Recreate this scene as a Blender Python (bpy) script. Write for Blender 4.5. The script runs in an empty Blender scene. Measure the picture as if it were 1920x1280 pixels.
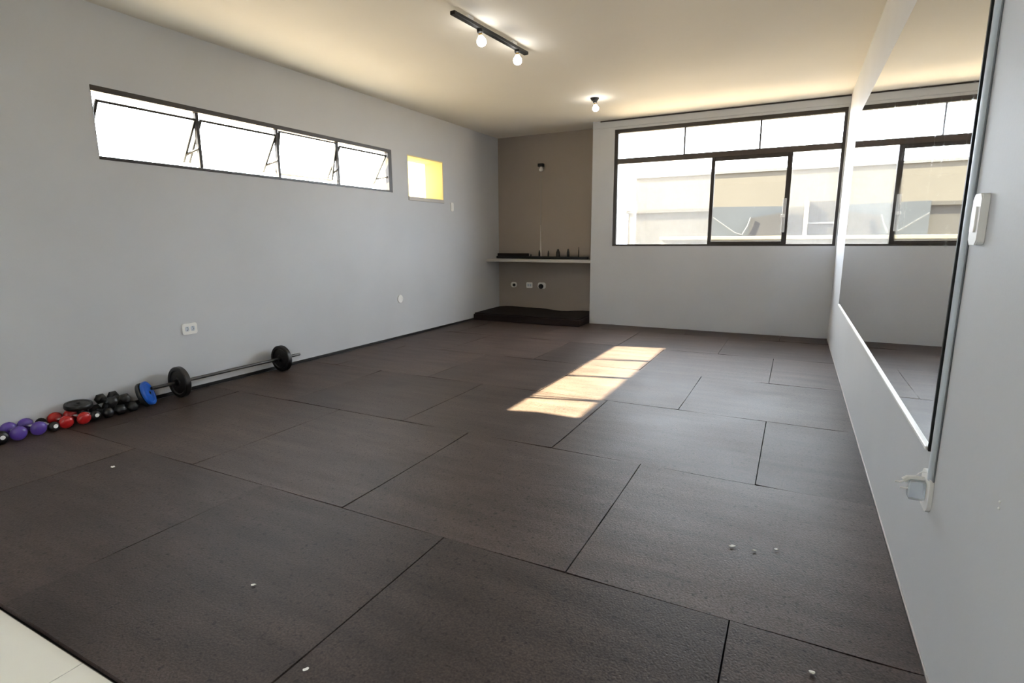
import bpy, bmesh, math, random
from mathutils import Vector, Matrix, noise

# ------------------------------------------------------------------ camera
sc = bpy.context.scene
COL = sc.collection
F_PX, YAW, PITCH, ROLL, EYE = 1021.15, 0.4769, -0.1837, -0.0059, 1.096
fwd = Vector((-math.sin(YAW)*math.cos(PITCH), math.cos(YAW)*math.cos(PITCH), math.sin(PITCH)))
rgt = Vector((math.cos(YAW), math.sin(YAW), 0)); up = rgt.cross(fwd)
r2 = rgt*math.cos(ROLL) + up*math.sin(ROLL); u2 = up*math.cos(ROLL) - rgt*math.sin(ROLL)
cam = bpy.data.cameras.new('camera'); cam.sensor_fit = 'HORIZONTAL'; cam.sensor_width = 36
cam.lens = F_PX/1920*36; cam.clip_start = .02; cam.clip_end = 500
cam_o = bpy.data.objects.new('camera', cam); COL.objects.link(cam_o)
mw = Matrix((( r2.x, u2.x, -fwd.x, 0), (r2.y, u2.y, -fwd.y, 0), (r2.z, u2.z, -fwd.z, EYE), (0, 0, 0, 1)))
cam_o.matrix_world = mw
sc.camera = cam_o

# ------------------------------------------------------------------ light
SKY = 14.0
SUN = 102.0
EXPOSURE = 0.45
w = bpy.data.worlds.new('sky'); sc.world = w; w.use_nodes = True
bg = w.node_tree.nodes['Background']
bg.inputs[0].default_value = (0.84, 0.92, 1.0, 1); bg.inputs[1].default_value = SKY
sun = bpy.data.lights.new('sun', 'SUN'); sun.energy = SUN; sun.color = (1.0, .89, .60); sun.angle = math.radians(.55)
sun_o = bpy.data.objects.new('sun', sun); COL.objects.link(sun_o)
sun_o.location = (-20, -5, 15)
sun_o.rotation_euler = Vector((1, .275, -.69)).to_track_quat('-Z', 'Y').to_euler()
vs = sc.view_settings
sc.display_settings.display_device = 'sRGB'
vs.view_transform = 'Standard'; vs.look = 'None'; vs.gamma = 1; vs.use_curve_mapping = False; vs.exposure = EXPOSURE
sc.cycles.diffuse_bounces = 5; sc.cycles.max_bounces = 10; sc.cycles.transparent_max_bounces = 16
sc.cycles.sample_clamp_indirect = 12

# ------------------------------------------------------------------ helpers
def box(bm, x0, x1, y0, y1, z0, z1, bev=0, seg=2):
    r = bmesh.ops.create_cube(bm, size=1)
    vsx = r['verts']
    for v in vsx:
        v.co = Vector((x0+(v.co.x+.5)*(x1-x0), y0+(v.co.y+.5)*(y1-y0), z0+(v.co.z+.5)*(z1-z0)))
    if bev:
        es = list({e for v in vsx for e in v.link_edges})
        bmesh.ops.bevel(bm, geom=es, offset=bev, segments=seg, profile=.5, affect='EDGES')
def lathe(bm, prof, seg, mat=None):
    """prof = [(r, h)], spun about z; mat = placement"""
    rings = []
    for r, h in prof:
        ring = []
        n = 1 if r < 1e-6 else seg
        for k in range(n):
            a = 2*math.pi*(k+.5)/seg
            co = Vector((r*math.cos(a), r*math.sin(a), h))
            ring.append(bm.verts.new(mat @ co if mat else co))
        rings.append(ring)
    for a, b in zip(rings, rings[1:]):
        for k in range(seg):
            k2 = (k+1) % seg
            if len(a) == 1 and len(b) == 1: continue
            if len(a) == 1: bm.faces.new((a[0], b[k], b[k2]))
            elif len(b) == 1: bm.faces.new((a[k], b[0], a[k2]))
            else: bm.faces.new((a[k], b[k], b[k2], a[k2]))
def tube(bm, pts, r, seg=8):
    pts = [Vector(p) for p in pts]; rings = []
    for i, p in enumerate(pts):
        d = (pts[min(i+1, len(pts)-1)] - pts[max(i-1, 0)]).normalized()
        q = d.to_track_quat('Z', 'Y')
        rings.append([bm.verts.new(p + q @ Vector((r*math.cos(2*math.pi*k/seg), r*math.sin(2*math.pi*k/seg), 0))) for k in range(seg)])
    for a, b in zip(rings, rings[1:]):
        for k in range(seg): bm.faces.new((a[k], a[(k+1) % seg], b[(k+1) % seg], b[k]))
    bm.faces.new(rings[0][::-1]); bm.faces.new(rings[-1])
def align(p, d):
    return Matrix.Translation(Vector(p)) @ Vector(d).to_track_quat('Z', 'Y').to_matrix().to_4x4()
def prism(bm, poly, z0, z1, mat=None):
    """extruded polygon (local xy, ccw)"""
    lo = [bm.verts.new((mat @ Vector((x, y, z0))) if mat else (x, y, z0)) for x, y in poly]
    hi = [bm.verts.new((mat @ Vector((x, y, z1))) if mat else (x, y, z1)) for x, y in poly]
    bm.faces.new(lo[::-1]); bm.faces.new(hi)
    n = len(poly)
    for k in range(n): bm.faces.new((lo[k], lo[(k+1) % n], hi[(k+1) % n], hi[k]))
def rrect(wd, ht, r, n=5, cx=0, cy=0):
    o = []
    for sx, sy, a0 in ((1, 1, 0), (-1, 1, 90), (-1, -1, 180), (1, -1, 270)):
        for k in range(n+1):
            a = math.radians(a0 + 90*k/n)
            o.append((cx+sx*(wd/2-r)+r*math.cos(a), cy+sy*(ht/2-r)+r*math.sin(a)))
    return o
def obj(name, bm, mat, parent=None, smooth=False, kind=None, label=None, cat=None, group=None):
    bmesh.ops.recalc_face_normals(bm, faces=bm.faces)
    me = bpy.data.meshes.new(name); bm.to_mesh(me); bm.free()
    if mat: me.materials.append(mat)
    if smooth:
        for p in me.polygons: p.use_smooth = True
        me.set_sharp_from_angle(angle=math.radians(38))
    o = bpy.data.objects.new(name, me); COL.objects.link(o)
    if parent: o.parent = parent
    return tag(o, kind, label, cat, group)
def tag(o, kind=None, label=None, cat=None, group=None):
    if kind: o['kind'] = kind
    if label: o['label'] = label
    if cat: o['category'] = cat
    if group: o['group'] = group
    return o
def thing(name, loc, label=None, cat=None, group=None, kind=None):
    o = bpy.data.objects.new(name, None); COL.objects.link(o); o.location = loc; o.empty_display_size = .1
    return tag(o, kind, label, cat, group)
def BM(): return bmesh.new()

# ------------------------------------------------------------------ materials
def mat(name, col, rough=.5, spec=.5, metal=0, var=0, vscale=4, bump=0, bscale=60, emit=None, estr=0, trans=0, col2=None):
    m = bpy.data.materials.new(name); m.use_nodes = True
    nt = m.node_tree; p = nt.nodes['Principled BSDF']
    p.inputs['Base Color'].default_value = (*col, 1); p.inputs['Roughness'].default_value = rough
    p.inputs['Specular IOR Level'].default_value = spec; p.inputs['Metallic'].default_value = metal
    if trans: p.inputs['Transmission Weight'].default_value = trans
    if emit:
        p.inputs['Emission Color'].default_value = (*emit, 1); p.inputs['Emission Strength'].default_value = estr
    tc = nt.nodes.new('ShaderNodeTexCoord')
    if var:
        n = nt.nodes.new('ShaderNodeTexNoise'); n.inputs['Scale'].default_value = vscale; n.inputs['Detail'].default_value = 4
        nt.links.new(tc.outputs['Object'], n.inputs['Vector'])
        r = nt.nodes.new('ShaderNodeValToRGB')
        c2 = col2 or tuple(c*(1+var) for c in col)
        r.color_ramp.elements[0].position = .35; r.color_ramp.elements[1].position = .65
        r.color_ramp.elements[0].color = (*[c*(1-var) for c in col], 1); r.color_ramp.elements[1].color = (*c2, 1)
        nt.links.new(n.outputs['Fac'], r.inputs['Fac']); nt.links.new(r.outputs['Color'], p.inputs['Base Color'])
    if bump:
        n = nt.nodes.new('ShaderNodeTexNoise'); n.inputs['Scale'].default_value = bscale; n.inputs['Detail'].default_value = 3
        nt.links.new(tc.outputs['Object'], n.inputs['Vector'])
        b = nt.nodes.new('ShaderNodeBump'); b.inputs['Strength'].default_value = bump; b.inputs['Distance'].default_value = .004
        nt.links.new(n.outputs['Fac'], b.inputs['Height']); nt.links.new(b.outputs['Normal'], p.inputs['Normal'])
    return m

WALL = mat('grey_wall_paint', (.52, .535, .56), .55, .35, var=.03, vscale=1.3, bump=.06, bscale=90)
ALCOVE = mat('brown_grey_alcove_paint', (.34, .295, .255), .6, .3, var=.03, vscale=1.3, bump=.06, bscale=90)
CEIL = mat('cream_ceiling_paint', (.78, .74, .66), .7, .2, var=.02, vscale=.9, bump=.05, bscale=60)
FRAME = mat('dark_bronze_frame', (.022, .016, .013), .4, .5)
ALU = mat('brushed_aluminium', (.62, .62, .62), .35, .5, metal=.8)
WHITE = mat('white_plastic', (.82, .82, .80), .35, .5)
GREYP = mat('pale_grey_trunking', (.55, .61, .68), .3, .5)
BLACK = mat('black_plastic', (.008, .008, .008), .45, .4)
BLACKM = mat('black_painted_iron', (.006, .006, .006), .42, .5, bump=.1, bscale=120)
STEEL = mat('dark_steel_bar', (.10, .10, .10), .35, .5, metal=.9)
CHROME = mat('chrome_collar', (.75, .75, .75), .2, .5, metal=1)
PURPLE = mat('purple_vinyl', (.095, .05, .30), .3, .5)
RED = mat('red_vinyl', (.42, .012, .012), .28, .5)
BLUE = mat('blue_vinyl', (.012, .10, .50), .35, .5)
SUBFLOOR = mat('dark_subfloor', (.012, .011, .011), .9, .1)
TILE = mat('ivory_ceramic', (.74, .72, .64), .22, .5, var=.02, vscale=3)
GROUT = mat('grey_grout', (.22, .20, .18), .9, .1)
SHELF = mat('pale_grey_shelf', (.50, .48, .46), .45, .4)
DARKTIM = mat('dark_plinth_paint', (.020, .013, .012), .7, .2)
REVEAL = mat('yellow_cream_reveal', (.74, .65, .38), .7, .2)
PAPER = mat('white_paper', (.85, .84, .80), .8, .2)
CLEARP = mat('milky_clear_plastic', (.80, .86, .92), .18, .5, trans=.75)
BULB = mat('lit_bulb_glass', (1, 1, 1), .3, .5, emit=(1, .98, .94), estr=26)
BULBOFF = mat('frosted_bulb_glass', (.88, .86, .82), .25, .5)
BRASS = mat('brass_screw_base', (.55, .36, .12), .35, .5, metal=1)
LABELM = mat('white_end_label', (.85, .85, .85), .5, .3)
DIRTY = mat('pale_cable', (.42, .40, .38), .5, .3)

def glass(name, haze=0., tint=(1, 1, 1), hcol=(.95, .93, .9)):
    m = bpy.data.materials.new(name); m.use_nodes = True; nt = m.node_tree
    for n in list(nt.nodes): nt.nodes.remove(n)
    out = nt.nodes.new('ShaderNodeOutputMaterial')
    t = nt.nodes.new('ShaderNodeBsdfTransparent'); t.inputs[0].default_value = (*tint, 1)
    g = nt.nodes.new('ShaderNodeBsdfGlossy'); g.inputs['Roughness'].default_value = .02
    mx = nt.nodes.new('ShaderNodeMixShader'); mx.inputs[0].default_value = .05
    nt.links.new(t.outputs[0], mx.inputs[1]); nt.links.new(g.outputs[0], mx.inputs[2])
    last = mx
    if haze:
        d = nt.nodes.new('ShaderNodeBsdfTranslucent'); d.inputs[0].default_value = (*hcol, 1)
        m2 = nt.nodes.new('ShaderNodeMixShader'); m2.inputs[0].default_value = haze
        nt.links.new(mx.outputs[0], m2.inputs[1]); nt.links.new(d.outputs[0], m2.inputs[2]); last = m2
    nt.links.new(last.outputs[0], out.inputs[0])
    return m
GLASS = glass('clear_window_glass')
HAZY = glass('glare_veil_glass', .024)  # translucent mix stands in for the glare veil over the side panes
FROST = glass('frosted_window_glass', .97, hcol=(.32, .30, .25))

def mirror_mat():
    m = mat('silvered_mirror', (.86, .88, .89), .015, .5, metal=1)
    nt = m.node_tree; p = nt.nodes['Principled BSDF']
    tc = nt.nodes.new('ShaderNodeTexCoord'); mp = nt.nodes.new('ShaderNodeMapping')
    mp.inputs['Scale'].default_value = (1, 5, .7)
    n = nt.nodes.new('ShaderNodeTexNoise'); n.inputs['Scale'].default_value = 3; n.inputs['Detail'].default_value = 5
    r = nt.nodes.new('ShaderNodeMapRange'); r.inputs[1].default_value = .5; r.inputs[2].default_value = .8
    r.inputs[3].default_value = .012; r.inputs[4].default_value = .09
    nt.links.new(tc.outputs['Object'], mp.inputs[0]); nt.links.new(mp.outputs[0], n.inputs['Vector'])
    nt.links.new(n.outputs['Fac'], r.inputs[0]); nt.links.new(r.outputs[0], p.inputs['Roughness'])
    return m
MIRROR = mirror_mat()

def rubber_mat():
    m = bpy.data.materials.new('speckled_black_rubber'); m.use_nodes = True; nt = m.node_tree
    p = nt.nodes['Principled BSDF']; L = nt.links.new
    tc = nt.nodes.new('ShaderNodeTexCoord'); oi = nt.nodes.new('ShaderNodeObjectInfo')
    big = nt.nodes.new('ShaderNodeTexNoise'); big.inputs['Scale'].default_value = 2.2; big.inputs['Detail'].default_value = 5
    fine = nt.nodes.new('ShaderNodeTexNoise'); fine.inputs['Scale'].default_value = 150; fine.inputs['Detail'].default_value = 3
    pit = nt.nodes.new('ShaderNodeTexVoronoi'); pit.inputs['Scale'].default_value = 62
    for n in (big, fine, pit): L(tc.outputs['Object'], n.inputs['Vector'])
    r = nt.nodes.new('ShaderNodeValToRGB')
    r.color_ramp.elements[0].position = .3; r.color_ramp.elements[1].position = .72
    r.color_ramp.elements[0].color = (.045, .0325, .0285, 1); r.color_ramp.elements[1].color = (.074, .0545, .0480, 1)
    L(big.outputs['Fac'], r.inputs['Fac'])
    hs = nt.nodes.new('ShaderNodeHueSaturation')
    mr = nt.nodes.new('ShaderNodeMapRange'); mr.inputs[3].default_value = .74; mr.inputs[4].default_value = 1.26
    L(oi.outputs['Random'], mr.inputs[0]); L(mr.outputs[0], hs.inputs['Value']); L(r.outputs['Color'], hs.inputs['Color'])
    gr = nt.nodes.new('ShaderNodeMapRange'); gr.inputs[1].default_value = .35; gr.inputs[2].default_value = .7
    gr.inputs[3].default_value = .72; gr.inputs[4].default_value = 1.3
    L(fine.outputs['Fac'], gr.inputs[0])
    mx = nt.nodes.new('ShaderNodeVectorMath'); mx.operation = 'SCALE'
    fl = nt.nodes.new('ShaderNodeTexNoise'); fl.inputs['Scale'].default_value = 52; fl.inputs['Detail'].default_value = 2
    L(tc.outputs['Object'], fl.inputs['Vector'])
    fr = nt.nodes.new('ShaderNodeMapRange'); fr.inputs[1].default_value = .30; fr.inputs[2].default_value = .40; fr.inputs[3].default_value = .5; fr.inputs[4].default_value = 1
    L(fl.outputs['Fac'], fr.inputs[0])
    mp = nt.nodes.new('ShaderNodeMapping'); mp.inputs['Scale'].default_value = (1.6, 9, 1); mp.inputs['Rotation'].default_value = (0, 0, .35)
    st = nt.nodes.new('ShaderNodeTexNoise'); st.inputs['Scale'].default_value = 1.3; st.inputs['Detail'].default_value = 5
    L(tc.outputs['Object'], mp.inputs[0]); L(mp.outputs[0], st.inputs['Vector'])
    sr = nt.nodes.new('ShaderNodeMapRange'); sr.inputs[1].default_value = .3; sr.inputs[2].default_value = .75; sr.inputs[3].default_value = .82; sr.inputs[4].default_value = 1.35
    L(st.outputs['Fac'], sr.inputs[0])
    m1 = nt.nodes.new('ShaderNodeMath'); m1.operation = 'MULTIPLY'; L(gr.outputs[0], m1.inputs[0]); L(fr.outputs[0], m1.inputs[1])
    m2 = nt.nodes.new('ShaderNodeMath'); m2.operation = 'MULTIPLY'; L(m1.outputs[0], m2.inputs[0]); L(sr.outputs[0], m2.inputs[1])
    L(hs.outputs['Color'], mx.inputs[0]); L(m2.outputs[0], mx.inputs['Scale']); L(mx.outputs[0], p.inputs['Base Color'])
    rr = nt.nodes.new('ShaderNodeMapRange'); rr.inputs[3].default_value = .40; rr.inputs[4].default_value = .58
    L(big.outputs['Fac'], rr.inputs[0]); L(rr.outputs[0], p.inputs['Roughness'])
    p.inputs['Specular IOR Level'].default_value = .20
    pm = nt.nodes.new('ShaderNodeMapRange'); pm.inputs[1].default_value = 0; pm.inputs[2].default_value = .22
    L(pit.outputs['Distance'], pm.inputs[0])
    ad = nt.nodes.new('ShaderNodeMath'); ad.operation = 'MULTIPLY_ADD'; ad.inputs[1].default_value = .5
    L(pm.outputs[0], ad.inputs[0]); L(fine.outputs['Fac'], ad.inputs[2])
    b = nt.nodes.new('ShaderNodeBump'); b.inputs['Strength'].default_value = .38; b.inputs['Distance'].default_value = .003
    L(ad.outputs[0], b.inputs['Height']); L(b.outputs['Normal'], p.inputs['Normal'])
    return m
RUBBER = rubber_mat()

# ------------------------------------------------------------------ room shell
XL, XR, YF, YA, H, XP, YB = -3.977, .379, 6.898, 7.287, 2.546, -2.396, -2.4
TW = .14
WL = (2.010, 4.876, 1.617, 2.062)          # long window in the left wall: y0 y1 z0 z1
WS = (5.150, 5.855, 1.575, 2.052)          # small window
WF = (-2.114, .365, 1.016, 2.430)          # far window: x0 x1 z0 z1
DR = (-1.90, -.75, 0, 2.10)                 # added unseen doorway, right wall behind the camera, for fill light
DB = (-1.75, -.65, 0, 2.05)                 # added unseen doorway in the left wall, for fill light: y0 y1 z0 z1

def wall_cells(u0, u1, z0, z1, holes, place):
    """wall slab with rectangular openings; place(u, z, s) -> point, s = 0 inner / 1 outer"""
    us = sorted({u0, u1} | {h[0] for h in holes} | {h[1] for h in holes})
    zs = sorted({z0, z1} | {h[2] for h in holes} | {h[3] for h in holes})
    solid = lambda i, j: 0 <= i < len(us)-1 and 0 <= j < len(zs)-1 and not any(
        h[0]-1e-6 <= us[i] and us[i+1] <= h[1]+1e-6 and h[2]-1e-6 <= zs[j] and zs[j+1] <= h[3]+1e-6 for h in holes)
    bm = BM()
    def q(*pts): bm.faces.new([bm.verts.new(place(*p)) for p in pts])
    for i in range(len(us)-1):
        for j in range(len(zs)-1):
            if not solid(i, j): continue
            a, b, c, d = us[i], us[i+1], zs[j], zs[j+1]
            for s in (0, 1): q((a, c, s), (b, c, s), (b, d, s), (a, d, s))
            if not solid(i-1, j): q((a, c, 0), (a, d, 0), (a, d, 1), (a, c, 1))
            if not solid(i+1, j): q((b, c, 0), (b, d, 0), (b, d, 1), (b, c, 1))
            if not solid(i, j-1): q((a, c, 0), (b, c, 0), (b, c, 1), (a, c, 1))
            if not solid(i, j+1): q((a, d, 0), (b, d, 0), (b, d, 1), (a, d, 1))
    bmesh.ops.remove_doubles(bm, verts=bm.verts, dist=1e-5)
    return bm

obj('wall_left', wall_cells(YB, YA+.15, -.03, H+.12, [WL, WS, DB], lambda u, z, s: (XL-TW*s, u, z)), WALL, kind='structure')
obj('wall_far', wall_cells(XP, XR+.14, -.03, H+.12, [WF], lambda u, z, s: (u, YF+TW*s, z)), WALL, kind='structure')
obj('wall_right', wall_cells(YB, YF-.001, -.03, H+.12, [DR], lambda u, z, s: (XR+.14*s, u, z)), WALL, kind='structure')
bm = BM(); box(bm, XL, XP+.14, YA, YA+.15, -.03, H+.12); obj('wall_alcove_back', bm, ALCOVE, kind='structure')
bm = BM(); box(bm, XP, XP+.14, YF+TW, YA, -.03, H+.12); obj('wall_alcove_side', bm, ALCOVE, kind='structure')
bm = BM(); box(bm, XL-TW, XR+.14, YB-.14, YB-.001, -.03, H+.12); obj('wall_back', bm, WALL, kind='structure')
bm = BM(); box(bm, XL-TW, XR+.14, YB-.14, YA+.15, H, H+.12); obj('ceiling', bm, CEIL, kind='structure')
# window head: the band above the far window stands a little proud, with a dark shadow-gap strip under the ceiling
bm = BM(); box(bm, XP, XR-.001, YF-.014, YF+.001, WF[3]+.028, H-.001, .002, 1); obj('trim_1', bm, WALL, kind='structure')
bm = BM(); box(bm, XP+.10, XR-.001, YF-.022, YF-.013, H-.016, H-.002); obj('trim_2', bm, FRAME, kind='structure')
bm = BM(); box(bm, XR-.004, XR+.001, DR[1]+.01, YF-.005, 0, .007, .0015, 1); obj('baseboard_right', bm, SHELF, kind='structure')

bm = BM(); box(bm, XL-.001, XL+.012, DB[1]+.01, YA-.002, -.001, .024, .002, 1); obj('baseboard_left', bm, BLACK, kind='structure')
# floor: dark slab carrying rubber mats laid in a running bond, and ceramic tiles in front
bm = BM(); box(bm, XL-TW, XR+.14, YB-.14, YA+.15, -.10, -.016); floor = obj('floor', bm, SUBFLOOR, kind='structure')
random.seed(7)
FRONT = .612
ROWS = [FRONT, 1.550, 2.556, 3.538, 4.52, 5.51, 6.50, YF-.012]
OFF = [-.090, -.604, -.083, -.606, -.11, -.60, -.09]
lift = {(0, 3): .006}
def rubber_tile(x0, x1, y0, y1, ri, ci):
    g = .0022
    x0 += g; x1 -= g; y0 += g; y1 -= g
    bm = BM(); n = 8; seed = Vector((ri*3.7, ci*5.1, 0)); hz = random.uniform(-.0018, 0)
    top = []
    for j in range(n+1):
        row = []
        for i in range(n+1):
            u, v = i/n, j/n
            x = x0+(x1-x0)*u; y = y0+(y1-y0)*v
            if i in (0, n): x += .0016*noise.noise(Vector((y*4, i, 0))+seed)
            if j in (0, n): y += .0016*noise.noise(Vector((x*4, j+9, 0))+seed)
            ed = max(abs(u-.5), abs(v-.5))*2
            z = hz + .0022*ed**4*noise.noise(Vector((u*2.2, v*2.2, 3))+seed)
            for (cu, cv) in ((0, 0), (1, 0), (0, 1), (1, 1)):
                d = math.hypot(u-cu, v-cv)
                if d < .3: z += (.0045*(.5+noise.noise(seed+Vector((cu*7, cv*3, 1)))))*(1-d/.3)**2
            row.append(bm.verts.new((x, y, z)))
        top.append(row)
    for j in range(n):
        for i in range(n): bm.faces.new((top[j][i], top[j][i+1], top[j+1][i+1], top[j+1][i]))
    rim = top[0][:] + [top[j][n] for j in range(1, n+1)] + top[n][:n][::-1] + [top[j][0] for j in range(n-1, 0, -1)]
    lo = [bm.verts.new((v.co.x, v.co.y, -.0155)) for v in rim]
    for k in range(len(rim)):
        k2 = (k+1) % len(rim); bm.faces.new((rim[k], lo[k], lo[k2], rim[k2]))
    o = obj('rubber_tile', bm, RUBBER, floor, smooth=True)
for ri in range(len(ROWS)-1):
    x = OFF[ri]; cuts = [XR-.002, x]
    while x > XL+1.0:
        x -= 1.002; cuts.append(x)
    if cuts[-1] - (XL+.014) < .12: cuts.pop()
    cuts.append(XL+.014)
    for ci in range(len(cuts)-1): rubber_tile(cuts[ci+1], cuts[ci], ROWS[ri], ROWS[ri+1], ri, ci)
# ceramic tiles in front of the mats
bm = BM(); box(bm, XL, XR, YB, FRONT-.006, -.0155, -.0095); obj('grout_bed', bm, GROUT, floor)
ty = FRONT-.008; tj = -1.610; TS = .60
for j in range(5):
    y1 = ty - j*TS; y0 = max(y1-TS+.003, YB+.002)
    if y1-y0 < .05: continue
    x = tj + 4*TS
    while x > XL:
        a, b = max(x-TS+.0015, XL+.002), min(x-.0015, XR-.002)
        if b-a > .03:
            bm = BM(); box(bm, a, b, y0, y1, -.0154, -.0075, .001, 1); obj('ceramic_tile', bm, TILE, floor)
        x -= TS

# ------------------------------------------------------------------ long awning window, left wall
wl = thing('window_1', (XL, (WL[0]+WL[1])/2, WL[2]), kind='structure')
def part(name, bm, m, root, smooth=False, **k):
    o = obj(name, bm, m, None, smooth, **k)
    p = root
    while p: 
        o.location -= p.location; p = p.parent
    o.parent = root
    return o
y0, y1, z0, z1 = WL
fx0, fx1 = XL-.045, XL+.004
bm = BM(); box(bm, fx0, fx1, y0, y1, z1-.034, z1, .002, 1); part('frame_head', bm, FRAME, wl)
bm = BM(); box(bm, fx0, fx1, y0, y1, z0, z0+.020, .002, 1); part('frame_sill', bm, FRAME, wl)
bm = BM(); box(bm, fx0, fx1-.018, y0, y0+.012, z0+.02, z1-.034, .002, 1); part('frame_jamb', bm, FRAME, wl)
bm = BM(); box(bm, fx0, fx1, y1-.055, y1, z0+.02, z1-.034, .002, 1); part('frame_jamb', bm, FRAME, wl)
MUL = [2.707, 3.410, 4.105]
for m_ in MUL:
    bm = BM(); box(bm, fx0, fx1-.02, m_-.012, m_+.012, z0+.02, z1-.034, .002, 1); part('mullion', bm, FRAME, wl)
edges = [y0+.012] + MUL + [y1-.055]
STAY = mat('dull_taupe_stay', (.022, .019, .016), .6, .3)
ANG = [33, 33, 14, 33]; TOPZ = [1.980, 1.982, 2.020, 1.996]
BRONZE = mat('weathered_bronze_sash', (.007, .0055, .0045), .45, .5)
for k in range(4):
    a, b = edges[k]+.014, edges[k+1]-.014
    if k: a += 0
    sl = .365; an = math.radians(ANG[k]); hz = TOPZ[k]; hx = XL-.006
    R = Matrix.Translation((hx, 0, hz)) @ Matrix.Rotation(an, 4, 'Y')   # local -z runs down the sash and out of the room
    s = thing('sash', (0, 0, 0))
    s.location = Vector((hx, (a+b)/2, hz)) - wl.location; s.parent = wl
    def sp(name, bx_, m_, root=s):
        bm = BM(); box(bm, *bx_, .0015, 1); bmesh.ops.transform(bm, matrix=R, verts=bm.verts)
        for v in bm.verts: v.co -= Vector((hx, (a+b)/2, hz))
        o = obj(name, bm, m_, root)
    sp('top_rail', (-.010, .006, a, b, -.013, 0), BRONZE)
    sp('bottom_rail', (-.012, .008, a, b, -sl, -sl+.022), ALU)
    sp('side_rail', (-.012, .006, a, a+.016, -sl+.02, -.013), BRONZE)
    sp('side_rail', (-.012, .006, b-.016, b, -sl+.02, -.013), BRONZE)
    sp('pane', (-.004, 0, a+.016, b-.016, -sl+.022, -.013), GLASS)
    # stay arm from the mullion foot to the sash stile
    foot = Vector((XL-.02, b+.006, z0+.16)); tip = R @ Vector((-.004, b-.002, -sl+.08))
    bm = BM(); tube(bm, [foot, tip], .009, 6)
    for v in bm.verts: v.co -= Vector((hx, (a+b)/2, hz))
    obj('stay_arm', bm, STAY, s)
    # lever at the bottom rail
    c = R @ Vector((.012, a+(b-a)*.38, -sl+.03))
    bm = BM(); tube(bm, [c, c+Vector((.006, .006, .05))], .0035, 6)
    for v in bm.verts: v.co -= Vector((hx, (a+b)/2, hz))
    obj('lever', bm, ALU, s)

# ------------------------------------------------------------------ small frosted window in a deep yellow-cream reveal
ws = thing('window_2', (XL, (WS[0]+WS[1])/2, WS[2]), kind='structure')
y0, y1, z0, z1 = WS; ox = XL-.27
bm = BM(); box(bm, ox, XL, y0, y1, z1-.012, z1); part('reveal_head', bm, REVEAL, ws)
bm = BM(); box(bm, ox, XL, y1-.012, y1, z0+.02, z1-.012); part('reveal_jamb', bm, REVEAL, ws)
bm = BM(); box(bm, ox, XL, y0, y0+.012, z0+.02, z1-.012); part('reveal_jamb', bm, REVEAL, ws)
bm = BM(); box(bm, ox-.05, XL+.012, y0, y1, z0-.022, z0+.02, .003, 1); part('sill', bm, SHELF, ws)
bm = BM(); box(bm, ox+.004, ox+.010, y0+.012, y1-.012, z0+.02, z1-.012); part('pane', bm, FROST, ws)

# ------------------------------------------------------------------ far window
wf = thing('window_3', ((WF[0]+WF[1])/2, YF, WF[2]), kind='structure')
x0, x1, z0, z1 = WF; fy0, fy1 = YF+.012, YF+.062
def wp(name, b_, m_, root=wf, bev=.002):
    bm = BM(); box(bm, *b_, bev, 1) if bev else box(bm, *b_)
    return part(name, bm, m_, root)
TZ = (2.022, 2.085)
wp('frame_head', (x0, x1, fy0-.008, fy1, z1-.045, z1), FRAME)
wp('frame_sill', (x0, x1, fy0, fy1, z0, z0+.022), FRAME)
wp('frame_jamb', (x0, x0+.045, fy0, fy1, z0+.022, z1-.045), FRAME)
wp('frame_jamb', (x1-.03, x1, fy0, fy1, z0+.022, z1-.045), FRAME)
TRANS = mat('brown_transom', (.055, .042, .036), .4, .5)
wp('transom', (x0+.045, x1-.03, fy0, fy1, TZ[0], TZ[1]), TRANS)
for m_ in (-1.272, -.455): wp('mullion', (m_-.009, m_+.009, fy0+.008, fy1-.005, TZ[1], z1-.045), FRAME)
ux = [x0+.045, -1.272, -.455, x1-.03]
for k in range(3): wp('pane', (ux[k]+.009, ux[k+1]-.009, fy0+.024, fy0+.028, TZ[1], z1-.045), GLASS, bev=0)
MX = (-.935, -.135)
# fixed hazy panes either side
wp('pane', (x0+.045, MX[0]+.005, fy0+.034, fy0+.038, z0+.022, TZ[0]), HAZY, bev=0)
wp('pane', (MX[1]-.005, x1-.03, fy0+.034, fy0+.038, z0+.022, TZ[0]), HAZY, bev=0)
# centre sliding sash
sa = thing('sash', (0, 0, 0)); sa.location = Vector(((MX[0]+MX[1])/2, YF, z0)) - wf.location; sa.parent = wf
def sp2(n, b_, m_, bev=.002, root=sa): return wp(n, b_, m_, root, bev)
sp2('stile', (MX[0]-.018, MX[0]+.022, fy0-.004, fy0+.030, z0+.02, TZ[0]), FRAME)
sp2('stile', (MX[1]-.030, MX[1]+.022, fy0-.004, fy0+.030, z0+.02, TZ[0]), FRAME)
sp2('top_rail', (MX[0]+.022, MX[1]-.030, fy0-.004, fy0+.030, TZ[0]-.042, TZ[0]), FRAME)
sp2('bottom_rail', (MX[0]+.022, MX[1]-.030, fy0-.004, fy0+.030, z0+.02, z0+.052), FRAME)
sp2('pane', (MX[0]+.022, MX[1]-.030, fy0+.012, fy0+.016, z0+.052, TZ[0]-.042), GLASS, 0)
bm = BM()
box(bm, MX[1]-.040, MX[1]-.006, fy0-.010, fy0-.003, z0+.15, z0+.52, .003, 1)
part('latch_plate', bm, ALU, sa)
bm = BM(); box(bm, MX[1]-.052, MX[1]-.012, fy0-.030, fy0-.009, z0+.315, z0+.345, .004, 2); part('latch_handle', bm, WHITE, sa)

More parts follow.
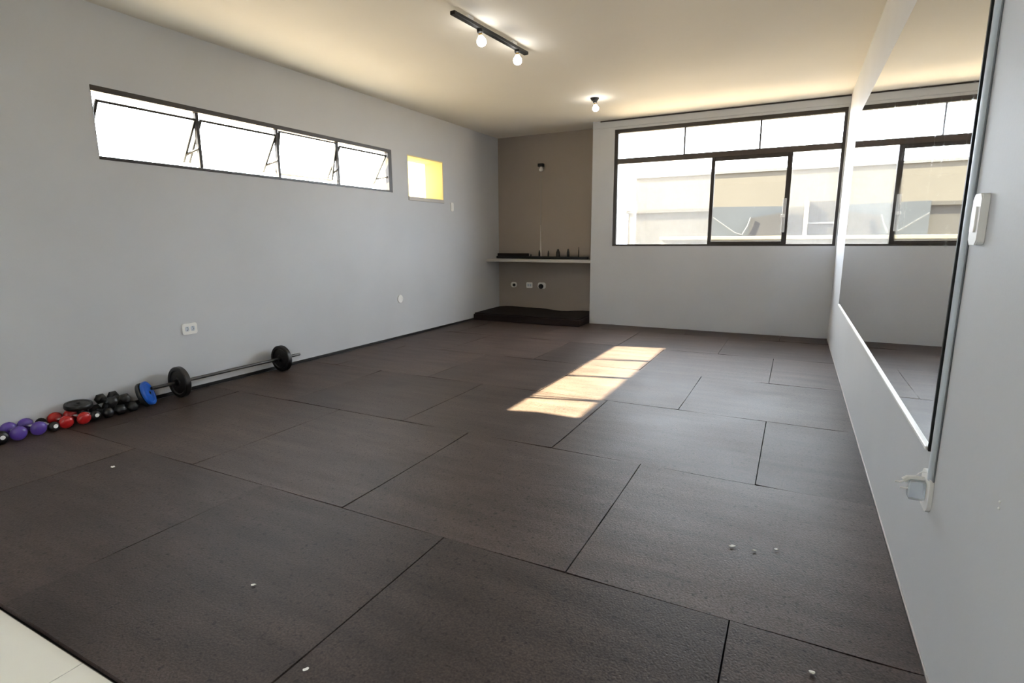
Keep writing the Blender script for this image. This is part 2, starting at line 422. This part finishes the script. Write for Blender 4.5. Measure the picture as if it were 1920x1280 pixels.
# ------------------------------------------------------------------ unseen doorways added to light the near walls
d = thing('fill_door_1', (XL, (DB[0]+DB[1])/2, 0), kind='structure')
for (a, b, c, e) in ((DB[0], DB[0]+.05, 0, DB[3]), (DB[1]-.05, DB[1], 0, DB[3]), (DB[0]+.05, DB[1]-.05, DB[3]-.05, DB[3])):
    bm = BM(); box(bm, XL-.10, XL-.03, a, b, c, e, .002, 1); part('fill_door_frame', bm, FRAME, d)
bm = BM(); box(bm, XL-.07, XL-.064, DB[0]+.05, DB[1]-.05, 0, DB[3]-.05); part('pane', bm, GLASS, d)

d = thing('fill_door_2', (XR, (DR[0]+DR[1])/2, 0), kind='structure')
for (a, b, c, e) in ((DR[0], DR[0]+.05, 0, DR[3]), (DR[1]-.05, DR[1], 0, DR[3]), (DR[0]+.05, DR[1]-.05, DR[3]-.05, DR[3])):
    bm = BM(); box(bm, XR+.03, XR+.10, a, b, c, e, .002, 1); part('fill_door_frame', bm, FRAME, d)
bm = BM(); box(bm, XR+.064, XR+.07, DR[0]+.05, DR[1]-.05, 0, DR[3]-.05); part('pane', bm, GLASS, d)

# ------------------------------------------------------------------ mirror on the right wall
MY0, MY1, MZ0, MZ1 = 1.782, 5.525, .534, 2.066
mr = thing('wall_mirror', (XR, MY0, MZ0), 'large wall mirror with rounded far corner on the right grey wall', 'mirror')
poly = [(MY0, MZ0), (MY1, MZ0)]
rc = .16
for k in range(9):
    a = math.radians(90*k/8); poly.append((MY1-rc+rc*math.cos(a), MZ1-rc+rc*math.sin(a)))
poly.append((MY0, MZ1))
PX = Matrix(((0, 0, -1, XR), (1, 0, 0, 0), (0, 1, 0, 0), (0, 0, 0, 1)))
bm = BM(); prism(bm, poly, .0095, .0145, PX); part('mirror_glass', bm, MIRROR, mr)
bm = BM(); prism(bm, [(a, b) for a, b in poly], .001, .0092, PX); part('backing', bm, BLACK, mr)
bm = BM(); box(bm, XR-.022, XR-.0005, MY0, MY1-.01, MZ0-.012, MZ0-.0005, .002, 1); part('bottom_channel', bm, mat('pale_channel', (.80, .80, .79), .4, .5), mr)
bm = BM(); box(bm, XR-.0165, XR-.0005, MY0-.010, MY0-.0005, MZ0-.012, MZ1, .001, 1); part('edge_strip', bm, BLACK, mr)

# cable trunking beside the mirror
tr = thing('cable_trunking', (XR, 1.755, .44), 'pale grey vertical cable trunking beside the mirror edge', 'trunking')
bm = BM(); prism(bm, [(1.742, 0), (1.769, 0), (1.769, .006), (1.766, .0105), (1.760, .0125), (1.751, .0125), (1.745, .0105), (1.742, .006)], .448, H-.001,
    Matrix(((0, -1, 0, XR-.0005), (1, 0, 0, 0), (0, 0, 1, 0), (0, 0, 0, 1))))
part('cover', bm, GREYP, tr, True)
bm = BM(); box(bm, XR-.004, XR-.0005, 1.7365, 1.7415, .448, H-.001, .0008, 1); part('base_rail', bm, mat('grey_trunking_base', (.16, .17, .19), .5, .4), tr)

# ------------------------------------------------------------------ plates, sockets, switches
def wall_plate(name, loc, face, wd, ht, label, cat, kind='outlet', r=.012, th=.009, m=None, plug=False):
    """face: 'R' on the right wall (looks -x), 'L' on the left wall (+x), 'A' on the alcove back (-y)"""
    B = {'R': Matrix(((0, 0, -1), (-1, 0, 0), (0, 1, 0))), 'L': Matrix(((0, 0, 1), (1, 0, 0), (0, 1, 0))),
         'A': Matrix(((1, 0, 0), (0, 0, -1), (0, 1, 0)))}[face].to_4x4()
    t = thing(name, loc, label, cat); t.matrix_world = Matrix.Translation(loc) @ B
    bm = BM(); prism(bm, rrect(wd, ht, r), .0005, th)
    es = [e for e in bm.edges if all(abs(v.co.z-th) < 1e-6 for v in e.verts)]
    bmesh.ops.bevel(bm, geom=es, offset=.003, segments=2, affect='EDGES')
    obj('cover_plate', bm, m or WHITE, t, smooth=True)
    if kind == 'outlet':
        for sx in (-.19, .19):
            bm = BM(); prism(bm, rrect(min(wd, ht)*.36, min(wd, ht)*.44, .008, cx=wd*sx), th-.001, th+.0015); obj('socket_face', bm, GREYP, t)
            for q in (-1, 0, 1):
                bm = BM(); lathe(bm, [(0, 0), (.0032, 0), (.0032, .0012), (0, .0012)], 8, Matrix.Translation((wd*sx+(.005 if q == 0 else 0), q*.011, th+.001)))
                obj('pin_hole', bm, BLACK, t)
    if kind == 'switch':
        bm = BM(); prism(bm, rrect(wd*.52, ht*.5, .004), th-.001, th+.004); obj('rocker', bm, WHITE, t, smooth=True)
    if kind == 'round':
        for sx in (-1, 1):
            bm = BM(); lathe(bm, [(0, 0), (.004, 0), (.003, .0015), (0, .002)], 8, Matrix.Translation((sx*wd*.33, 0, th-.0005))); obj('screw', bm, ALU, t)
    return t
wall_plate('wall_outlet', (XL, 2.459, .463), 'L', .112, .082, 'white double wall outlet on the left wall above the barbell', 'outlet')
wall_plate('round_cover_plate', (XL, 4.921, .447), 'L', .092, .092, 'round white blank cover plate low on the left wall', 'cover plate', 'round', r=.0455)
wall_plate('light_switch', (XL, 6.035, 1.520), 'L', .062, .108, 'narrow white switch plate beside the small glowing window', 'switch', 'switch')
wall_plate('wall_outlet', (-3.725, YA, .443), 'A', .100, .080, 'leftmost white outlet under the alcove shelf', 'outlet', 'none', r=.034)
bm = BM(); lathe(bm, [(0, 0), (.022, 0), (.022, .012), (.014, .014), (0, .014)], 14)
o = obj('socket_face', bm, BLACK, bpy.data.objects['wall_outlet.001'], smooth=True); o.location = (.008, -.004, .008)
wall_plate('wall_outlet', (-3.467, YA, .443), 'A', .098, .084, 'middle white outlet under the alcove shelf', 'outlet')
wall_plate('wall_outlet', (-3.268, YA, .443), 'A', .125, .090, 'white outlet with a black plug under the alcove shelf', 'outlet', 'none', r=.03)
pl = bpy.data.objects['wall_outlet.003']
bm = BM(); lathe(bm, [(0, 0), (.036, 0), (.036, .020), (.028, .032), (0, .034)], 16)
o = obj('black_plug', bm, BLACK, pl, smooth=True); o.location = (-.008, -.012, .009)
wall_plate('light_switch', (XR, 1.648, 1.137), 'R', .066, .116, 'white light switch on the right wall beside the trunking', 'switch', 'switch', th=.016)

# outlet with a clear night-light style adaptor, foot of the trunking
t = thing('plug_outlet', (XR, 1.785, .41), 'white wall outlet with clear plastic adaptor below the trunking', 'outlet')
bm = BM(); prism(bm, rrect(.105, .105, .03), .0005, .010, Matrix(((0, 0, -1, XR), (-1, 0, 0, 1.785), (0, 1, 0, .407), (0, 0, 0, 1))))
part('cover_plate', bm, WHITE, t, True)
bm = BM(); box(bm, XR-.048, XR-.009, 1.765, 1.805, .376, .432, .006, 2); part('adaptor', bm, CLEARP, t, True)
bm = BM(); tube(bm, [(XR-.012, 1.79, .433), (XR-.034, 1.79, .434), (XR-.050, 1.788, .432), (XR-.060, 1.786, .424)], .008, 8); part('adaptor_neck', bm, WHITE, t, True)
bm = BM(); tube(bm, [(XR-.056, 1.786, .424), (XR-.068, 1.786, .417), (XR-.079, 1.784, .419)], .0028, 6); part('prong', bm, WHITE, t, True)
bm = BM(); tube(bm, [(XR-.048, 1.784, .402), (XR-.066, 1.784, .402)], .0026, 6); part('prong', bm, WHITE, t, True)
bm = BM(); tube(bm, [(XR-.009, 1.79, .456), (XR-.018, 1.79, .456), (XR-.026, 1.79, .449), (XR-.033, 1.79, .438)], .0016, 6); part('strap', bm, WHITE, t, True)

# two wall plugs with screws
for k, z in enumerate((.607, .594)):
    t = thing('wall_screw', (XR, 1.266, z), ('upper' if k == 0 else 'lower') + ' of two small white screws low on the right wall', 'screw')
    bm = BM(); lathe(bm, [(0, 0), (.0028, .0004), (.0028, .002), (.0012, .0032), (0, .0032)], 8, Matrix(((0, 0, -1, XR-.0003), (1, 0, 0, 1.266), (0, 1, 0, z), (0, 0, 0, 1))))
    part('screw_head', bm, WHITE, t)
    
# ------------------------------------------------------------------ alcove: shelf, rail, lamp, cable, plinth
bm = BM(); box(bm, XL+.001, XP-.001, YF+.004, YA-.001, .795, .832, .003, 2)
sh = obj('alcove_shelf', bm, SHELF, label='long pale shelf spanning the dark alcove', cat='shelf')
rk = thing('peg_rail', (-3.25, 7.19, .8325), 'low black rail with upright pegs on the alcove shelf', 'rail')
bm = BM(); box(bm, -3.955, -2.53, 7.165, 7.215, .8325, .868, .003, 1); part('base_bar', bm, BLACK, rk)
bm = BM(); box(bm, -3.955, -3.45, 7.20, 7.235, .8325, .908, .003, 1); part('back_strip', bm, DARKTIM, rk)
for px, pr, ph in ((-3.40, .010, .90), (-3.266, .014, .955), (-3.126, .013, .950), (-2.979, .028, .972), (-2.827, .019, .975), (-2.67, .007, 1.0)):
    bm = BM(); lathe(bm, [(0, .867), (pr, .867), (pr, .867+(ph-.867)*.55), (pr*.62, .867+(ph-.867)*.8), (pr*.5, ph-.004), (0, ph)], 12, Matrix.Translation((px, 7.19, 0)))
    part('peg', bm, BLACK, rk, True)
lm = thing('alcove_lamp', (-3.273, YA, 2.10), 'small black wall lamp holder with unlit white bulb in alcove', 'lamp')
bm = BM(); box(bm, -3.311, -3.236, YA-.07, YA-.0005, 2.105, 2.147, .004, 2); part('holder', bm, BLACK, lm, True)
bm = BM(); lathe(bm, [(.016, 2.106), (.018, 2.095), (.029, 2.075), (.031, 2.060), (.024, 2.044), (0, 2.036)], 16, Matrix.Translation((-3.270, YA-.037, 0))); part('bulb', bm, BULBOFF, lm, True)
cb = thing('wall_cable', (-3.288, YA, .84), 'thin pale cable running down the alcove wall to the shelf', 'cable')
bm = BM(); box(bm, -3.292, -3.284, YA-.005, YA-.0003, 1.30, 2.03, .001, 1); part('upper_cable', bm, mat('painted_cable', (.36, .35, .35), .5, .3), cb)
bm = BM(); prism(bm, [(-3.302, .84), (-3.274, .84), (-3.281, 1.08), (-3.285, 1.31), (-3.291, 1.31), (-3.295, 1.08)], .0003, .008, Matrix(((1, 0, 0, 0), (0, 0, -1, YA), (0, 1, 0, 0), (0, 0, 0, 1))))
part('lower_cover', bm, mat('pale_cable_cover', (.62, .60, .57), .4, .4), cb)
bm = BM(); box(bm, XL+.013, XP-.001, 6.50, YA-.001, .0008, .082, .004, 1); obj('trim_3', bm, DARKTIM, kind='structure')
bm = BM(); n = 14
xs = [XL+.016+(XP-.016-XL-.016)*k/n for k in range(n+1)]
wave = lambda u: .108 + .012*math.sin(u*7.0) + .006*math.sin(u*17)
g = {}
for s, (yy, zz) in enumerate(((6.53, 0), (6.75, .004), (7.0, .008), (7.27, .010))):
    for k, x in enumerate(xs):
        u = k/n
        g[s, k, 1] = bm.verts.new((x, yy, .093 + (wave(u)-.093)*min(1, .25+s*.3)))
        g[s, k, 0] = bm.verts.new((x, yy, .0825))
for s in range(3):
    for k in range(n):
        bm.faces.new((g[s, k, 1], g[s, k+1, 1], g[s+1, k+1, 1], g[s+1, k, 1])); bm.faces.new((g[s, k, 0], g[s+1, k, 0], g[s+1, k+1, 0], g[s, k+1, 0]))
for k in range(n):
    for s in (0, 3): bm.faces.new((g[s, k, 0], g[s, k+1, 0], g[s, k+1, 1], g[s, k, 1]))
for s in range(3):
    for k in (0, n): bm.faces.new((g[s, k, 0], g[s+1, k, 0], g[s+1, k, 1], g[s, k, 1]))
obj('rubber_mat', bm, mat('worn_black_rubber', (.016, .012, .011), .75, .2), smooth=True, label='spare black rubber mat lying on the alcove plinth', cat='mat')

# ------------------------------------------------------------------ ceiling lights
def bulb_set(root, p, tilt, emit=BULB):
    """socket with a lit bulb hanging from p"""
    d = Vector(tilt).normalized()
    A = align(p, d)
    bm = BM(); lathe(bm, [(0, -.004), (.021, -.004), (.021, .014), (.015, .020), (0, .020)], 14, A); s = part('lamp_socket', bm, BLACK, root, True)
    bm = BM(); lathe(bm, [(.012, .019), (.012, .034), (.0135, .036)], 12, A); part('screw_base', bm, BRASS, s, True)
    bm = BM()
    lathe(bm, [(.013, .034), (.018, .042), (.028, .056), (.0325, .070), (.031, .084), (.022, .096), (.010, .101), (0, .102)], 18, A); part('bulb', bm, emit, s, True)
TA, TB = Vector((-2.047, 3.168, 2.505)), Vector((-1.972, 4.086, 2.505))
tk = thing('track_light', (TA+TB)/2, 'black ceiling track light with two lit bulbs', 'ceiling light')
dv = (TB-TA).normalized(); ang = math.atan2(dv.y, dv.x); Rz = Matrix.Translation((TA+TB)/2) @ Matrix.Rotation(ang, 4, 'Z')
ln = (TB-TA).length
bm = BM(); box(bm, -ln/2, ln/2, -.019, .019, -.006, .016, .002, 1); bmesh.ops.transform(bm, matrix=Rz, verts=bm.verts); part('rail', bm, BLACK, tk)
for q in (-.3, .3):
    bm = BM(); box(bm, q*ln-.03, q*ln+.03, -.012, .012, .016, H-TA.z, .001, 1); bmesh.ops.transform(bm, matrix=Rz, verts=bm.verts); part('ceiling_mount', bm, WHITE, tk)
bulb_set(tk, TA+dv*.30+Vector((0, 0, -.010)), (.10, .12, -1))
bulb_set(tk, TA+dv*.785+Vector((0, 0, -.006)), (.02, .05, -1))
cl = thing('ceiling_lamp', (-1.992, 5.765, H), 'black ceiling rose with one lit bare bulb near the far window', 'ceiling light')
bm = BM(); lathe(bm, [(0, H-.0005), (.046, H-.0005), (.044, H-.010), (.030, H-.028), (.012, H-.032), (0, H-.032)], 20, Matrix.Translation((-1.992, 5.765, 0))); part('ceiling_rose', bm, BLACK, cl, True)
bulb_set(cl, Vector((-1.99, 5.767, H-.030)), (.12, .05, -1))

# ------------------------------------------------------------------ barbell by the left wall
BX, BZ = -3.855, .112
bb = thing('barbell', (BX, 2.70, 0), 'black barbell with two round plates along the left wall', 'barbell')
bm = BM(); tube(bm, [(BX, 2.075, BZ), (BX, 3.345, BZ)], .0125, 12); part('bar', bm, STEEL, bb, True)
for k, yc in enumerate((2.270, 3.152)):
    A = align((BX, yc, BZ), (0, 1, 0)); R_ = .1115
    bm = BM()
    lathe(bm, [(.0135, -.020), (.030, -.021), (.034, -.014), (.080, -.012), (.088, -.019), (R_-.006, -.020), (R_, -.014), (R_, .014), (R_-.006, .020), (.088, .019), (.080, .012), (.034, .014), (.030, .021), (.0135, .020)], 36, A)
    p_ = part('weight_plate', bm, BLACKM, bb, True)
    sgn = 1
    bm = BM(); lathe(bm, [(.0128, .021), (.024, .021), (.024, .040), (.0128, .042)], 16, A); part('collar', bm, CHROME if k == 0 else BLACKM, bb, True)
    bm = BM(); lathe(bm, [(.0128, -.040), (.023, -.040), (.023, -.021), (.0128, -.0205)], 16, A); part('collar', bm, BLACKM, bb, True)

# ------------------------------------------------------------------ dumbbells and plates heaped by the wall
def dumbbell(y, r, m, label, cat_group, xf=-3.832, length=.185, seg=14, dot=False, z=None, yaw=0, handle=CHROME):
    z = r if z is None else z
    t = thing('dumbbell', (xf-length/2+.03, y, z), label, 'dumbbell', cat_group)
    hl = length*.27 if seg == 6 else r*1.0
    prof = lambda s: [(0, s*0), (r*.48, 0), (r*.84, s*hl*.16), (r, s*hl*.42), (r, s*hl*.58), (r*.84, s*hl*.84), (r*.5, s*hl), (0, s*hl)]
    for sgn in (1, -1):
        A = Matrix.Translation((sgn*length/2, 0, 0)) @ Matrix.Rotation(math.pi/2, 4, 'Y')
        bm = BM(); lathe(bm, prof(-sgn), seg, A); obj('head', bm, m, t, smooth=True)
    bm = BM(); tube(bm, [(-length/2+hl*.9, 0, 0), (length/2-hl*.9, 0, 0)], .0125, 10); obj('handle', bm, handle, t, smooth=True)
    if dot:
        bm = BM(); lathe(bm, [(0, 0), (.012, 0), (.012, .0012), (0, .0015)], 12, Matrix.Translation((length/2+.0002, .004, .004)) @ Matrix.Rotation(math.pi/2, 4, 'Y')); obj('end_label', bm, LABELM, t)
    t.rotation_euler = (0, 0, yaw)
    return t
G = 'dumbbells in a row along the left wall'
dumbbell(1.243, .040, BLACKM, 'black round dumbbell with white end mark, first from the tiles', G, dot=True)
dumbbell(1.328, .041, PURPLE, 'purple dumbbell nearest the white floor tiles', G, yaw=-.05)
dumbbell(1.414, .041, PURPLE, 'purple dumbbell farther from the white floor tiles', G, yaw=.04)
dumbbell(1.487, .030, BLACKM, 'small black dumbbell with white end mark between purple and red ones', G, dot=True)
dumbbell(1.553, .039, RED, 'red dumbbell beside the small black dumbbell', G, yaw=-.04, xf=-3.826)
dumbbell(1.634, .039, RED, 'red dumbbell beside the dark dumbbells', G, yaw=.05, xf=-3.815)
dumbbell(1.706, .032, BLACKM, 'small black dumbbell with white end mark beyond the red ones', G, dot=True, xf=-3.835)
for k, yy in enumerate((1.776, 1.850, 1.924)):
    dumbbell(yy, .036, BLACKM, ('first', 'second', 'third')[k] + ' black hexagonal dumbbell on the mat between red dumbbells and blue plate', G, seg=6, xf=-3.822, length=.20, z=.0322, handle=BLACKM)
for k, yy in enumerate((1.813, 1.888)):
    dumbbell(yy, .0355, BLACKM, ('nearer', 'farther')[k] + ' black hexagonal dumbbell lying on top of the dark row', G, seg=6, xf=-3.830, length=.19, z=.0945, handle=BLACKM)
# black plate leaning on the wall behind the red dumbbells
def disc_plate(name, loc, axis, R_, th, m, label, cat, seg=28, hub=BLACKM):
    t = thing(name, loc, label, cat); A = align((0, 0, 0), axis)
    bm = BM(); h = th/2
    lathe(bm, [(.014, -h), (R_*.30, -h*.9), (R_*.34, -h*.6), (R_*.75, -h*.6), (R_*.82, -h), (R_*.96, -h), (R_, -h*.6), (R_, h*.6), (R_*.96, h), (R_*.82, h), (R_*.75, h*.6), (R_*.34, h*.6), (R_*.30, h*.9), (.014, h), (.014, -h)], seg, A)
    obj('disc', bm, m, t, smooth=True)
    bm = BM(); lathe(bm, [(.0095, -h-.001), (.0138, -h-.001), (.0138, h+.001), (.0095, h+.001), (.0095, -h-.001)], 16, A); obj('hub_ring', bm, hub or ALU, t, smooth=True)
    return t
disc_plate('weight_plate', (-3.888, 1.655, .1045), (.12, 0, .99), .074, .028, BLACKM, 'black weight plate lying flat on the red dumbbells', 'weight plate')
AX = Vector((.66, .68, .32)).normalized(); P0 = Vector((-3.835, 2.040, .0905))
disc_plate('weight_plate', P0, AX, .084, .024, BLUE, 'small blue weight plate leaning at the end of the barbell', 'weight plate', hub=BLACK)
disc_plate('weight_plate', P0-AX*.029, AX, .084, .026, BLACKM, 'small black weight plate directly behind the blue plate', 'weight plate')

# ------------------------------------------------------------------ scraps on the floor
def scrap(x, y, s, label, yaw):
    bm = BM(); rnd = random.Random(int(x*1000)); n = 9
    lo, hi = [], []
    for k in range(n):
        a = 2*math.pi*k/n; r = s*rnd.uniform(.65, 1.1); px, py = r*math.cos(a), r*.62*math.sin(a)
        curl = .0022*rnd.random()
        lo.append(bm.verts.new((px*.96, py*.96, curl*.6))); hi.append(bm.verts.new((px, py, .0012+curl)))
    cl_, ch = bm.verts.new((0, 0, 0)), bm.verts.new((s*.1, 0, .0030))
    for k in range(n):
        k2 = (k+1) % n
        bm.faces.new((cl_, lo[k2], lo[k])); bm.faces.new((ch, hi[k], hi[k2])); bm.faces.new((lo[k], lo[k2], hi[k2], hi[k]))
    o = obj('paper_scrap', bm, PAPER, label=label, cat='scrap', group='paper scraps on the mats')
    o.location = (x, y, .0022); o.rotation_euler = (0, 0, yaw)
scrap(-1.480, 1.027, .009, 'white scrap on the mat nearest the tiles, left of centre', .6)
scrap(-1.049, .849, .009, 'white scrap at the bottom edge beside a mat joint', 1.0)
scrap(-.124, 1.965, .014, 'largest white scrap near the right wall', .5)
scrap(-.049, 1.972, .009, 'thin white scrap between two other scraps near the right wall', .1)
scrap(.019, 2.013, .009, 'white crumb closest to the right wall plug', 0)
scrap(.121, 1.432, .009, 'white crumb in the front right mat corner', 0)
scrap(-2.929, 1.350, .015, 'pale scrap on the dark mat near the dumbbells', -.2)

# ------------------------------------------------------------------ outside
GROUND = mat('pale_sunlit_paving', (.37, .305, .235), .9, .1, var=.08, vscale=.3)
bm = BM(); box(bm, -140, 120, -90, 160, -3.3, -3.1); obj('ground', bm, GROUND, kind='structure')
BLOCKER = mat('blocker_render', (.5, .47, .42), .9, .1)
# unseen pier added beside the long window to cut the sun patch short
bm = BM(); box(bm, XL-TW-1.28, XL-TW, 1.70, 2.0, -3.1, 2.75); obj('sun_blocker_pier', bm, BLOCKER, kind='structure')
# added unseen wall that keeps direct sun out of the left doorway
bm = BM(); box(bm, XL-TW-2.2, XL-TW-2.0, -9, .9, -3.1, 3.45); obj('sun_blocker_wall', bm, BLOCKER, kind='structure')
bm = BM(); box(bm, 2.6, 2.8, -9, 4.5, -3.1, 1.85); obj('sky_blocker_wall', bm, mat('dark_blocker_render', (.12, .11, .10), .9, .1), kind='structure')  # unseen dark wall added to dim light reaching the upper left wall
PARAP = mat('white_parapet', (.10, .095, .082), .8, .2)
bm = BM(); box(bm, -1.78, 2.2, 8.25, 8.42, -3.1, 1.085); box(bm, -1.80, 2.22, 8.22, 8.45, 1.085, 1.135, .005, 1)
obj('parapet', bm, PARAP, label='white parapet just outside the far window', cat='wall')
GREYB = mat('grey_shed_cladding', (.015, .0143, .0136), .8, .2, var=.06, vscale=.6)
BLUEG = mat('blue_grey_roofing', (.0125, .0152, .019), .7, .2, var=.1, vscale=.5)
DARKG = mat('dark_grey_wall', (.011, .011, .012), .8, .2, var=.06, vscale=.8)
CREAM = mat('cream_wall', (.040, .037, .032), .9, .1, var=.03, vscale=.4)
FLASH = mat('pale_flashing', (.038, .040, .042), .7, .2)
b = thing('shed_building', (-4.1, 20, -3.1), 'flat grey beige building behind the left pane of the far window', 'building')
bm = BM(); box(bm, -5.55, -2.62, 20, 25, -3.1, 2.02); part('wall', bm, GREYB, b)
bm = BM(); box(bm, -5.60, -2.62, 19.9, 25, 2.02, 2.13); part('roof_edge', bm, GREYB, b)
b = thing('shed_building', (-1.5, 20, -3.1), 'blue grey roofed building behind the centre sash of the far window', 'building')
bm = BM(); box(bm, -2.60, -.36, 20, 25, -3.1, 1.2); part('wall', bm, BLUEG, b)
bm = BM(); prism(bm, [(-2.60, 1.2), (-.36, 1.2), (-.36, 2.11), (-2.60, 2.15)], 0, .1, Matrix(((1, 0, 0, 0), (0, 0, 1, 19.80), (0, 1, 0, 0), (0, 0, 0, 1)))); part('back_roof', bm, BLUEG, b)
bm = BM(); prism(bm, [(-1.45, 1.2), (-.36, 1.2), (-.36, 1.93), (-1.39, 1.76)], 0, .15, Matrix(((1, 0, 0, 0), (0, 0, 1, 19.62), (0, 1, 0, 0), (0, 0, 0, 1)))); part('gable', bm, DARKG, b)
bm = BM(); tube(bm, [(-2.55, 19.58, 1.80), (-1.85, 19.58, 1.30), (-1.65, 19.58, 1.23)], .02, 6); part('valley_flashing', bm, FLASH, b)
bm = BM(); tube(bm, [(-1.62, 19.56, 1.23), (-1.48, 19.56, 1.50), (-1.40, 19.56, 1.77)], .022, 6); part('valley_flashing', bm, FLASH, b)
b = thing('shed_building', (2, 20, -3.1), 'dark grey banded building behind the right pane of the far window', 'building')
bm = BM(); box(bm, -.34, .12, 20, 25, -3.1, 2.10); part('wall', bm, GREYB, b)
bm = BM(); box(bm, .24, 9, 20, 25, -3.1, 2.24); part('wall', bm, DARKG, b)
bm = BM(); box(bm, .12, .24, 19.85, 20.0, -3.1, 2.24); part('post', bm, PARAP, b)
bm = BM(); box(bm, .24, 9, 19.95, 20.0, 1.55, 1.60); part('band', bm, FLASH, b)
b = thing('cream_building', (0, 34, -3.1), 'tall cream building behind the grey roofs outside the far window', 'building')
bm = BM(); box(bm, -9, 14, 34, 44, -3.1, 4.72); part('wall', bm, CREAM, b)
bm = BM(); box(bm, -9.1, 14.1, 33.9, 44, 4.72, 4.86); part('roof_edge', bm, FLASH, b)
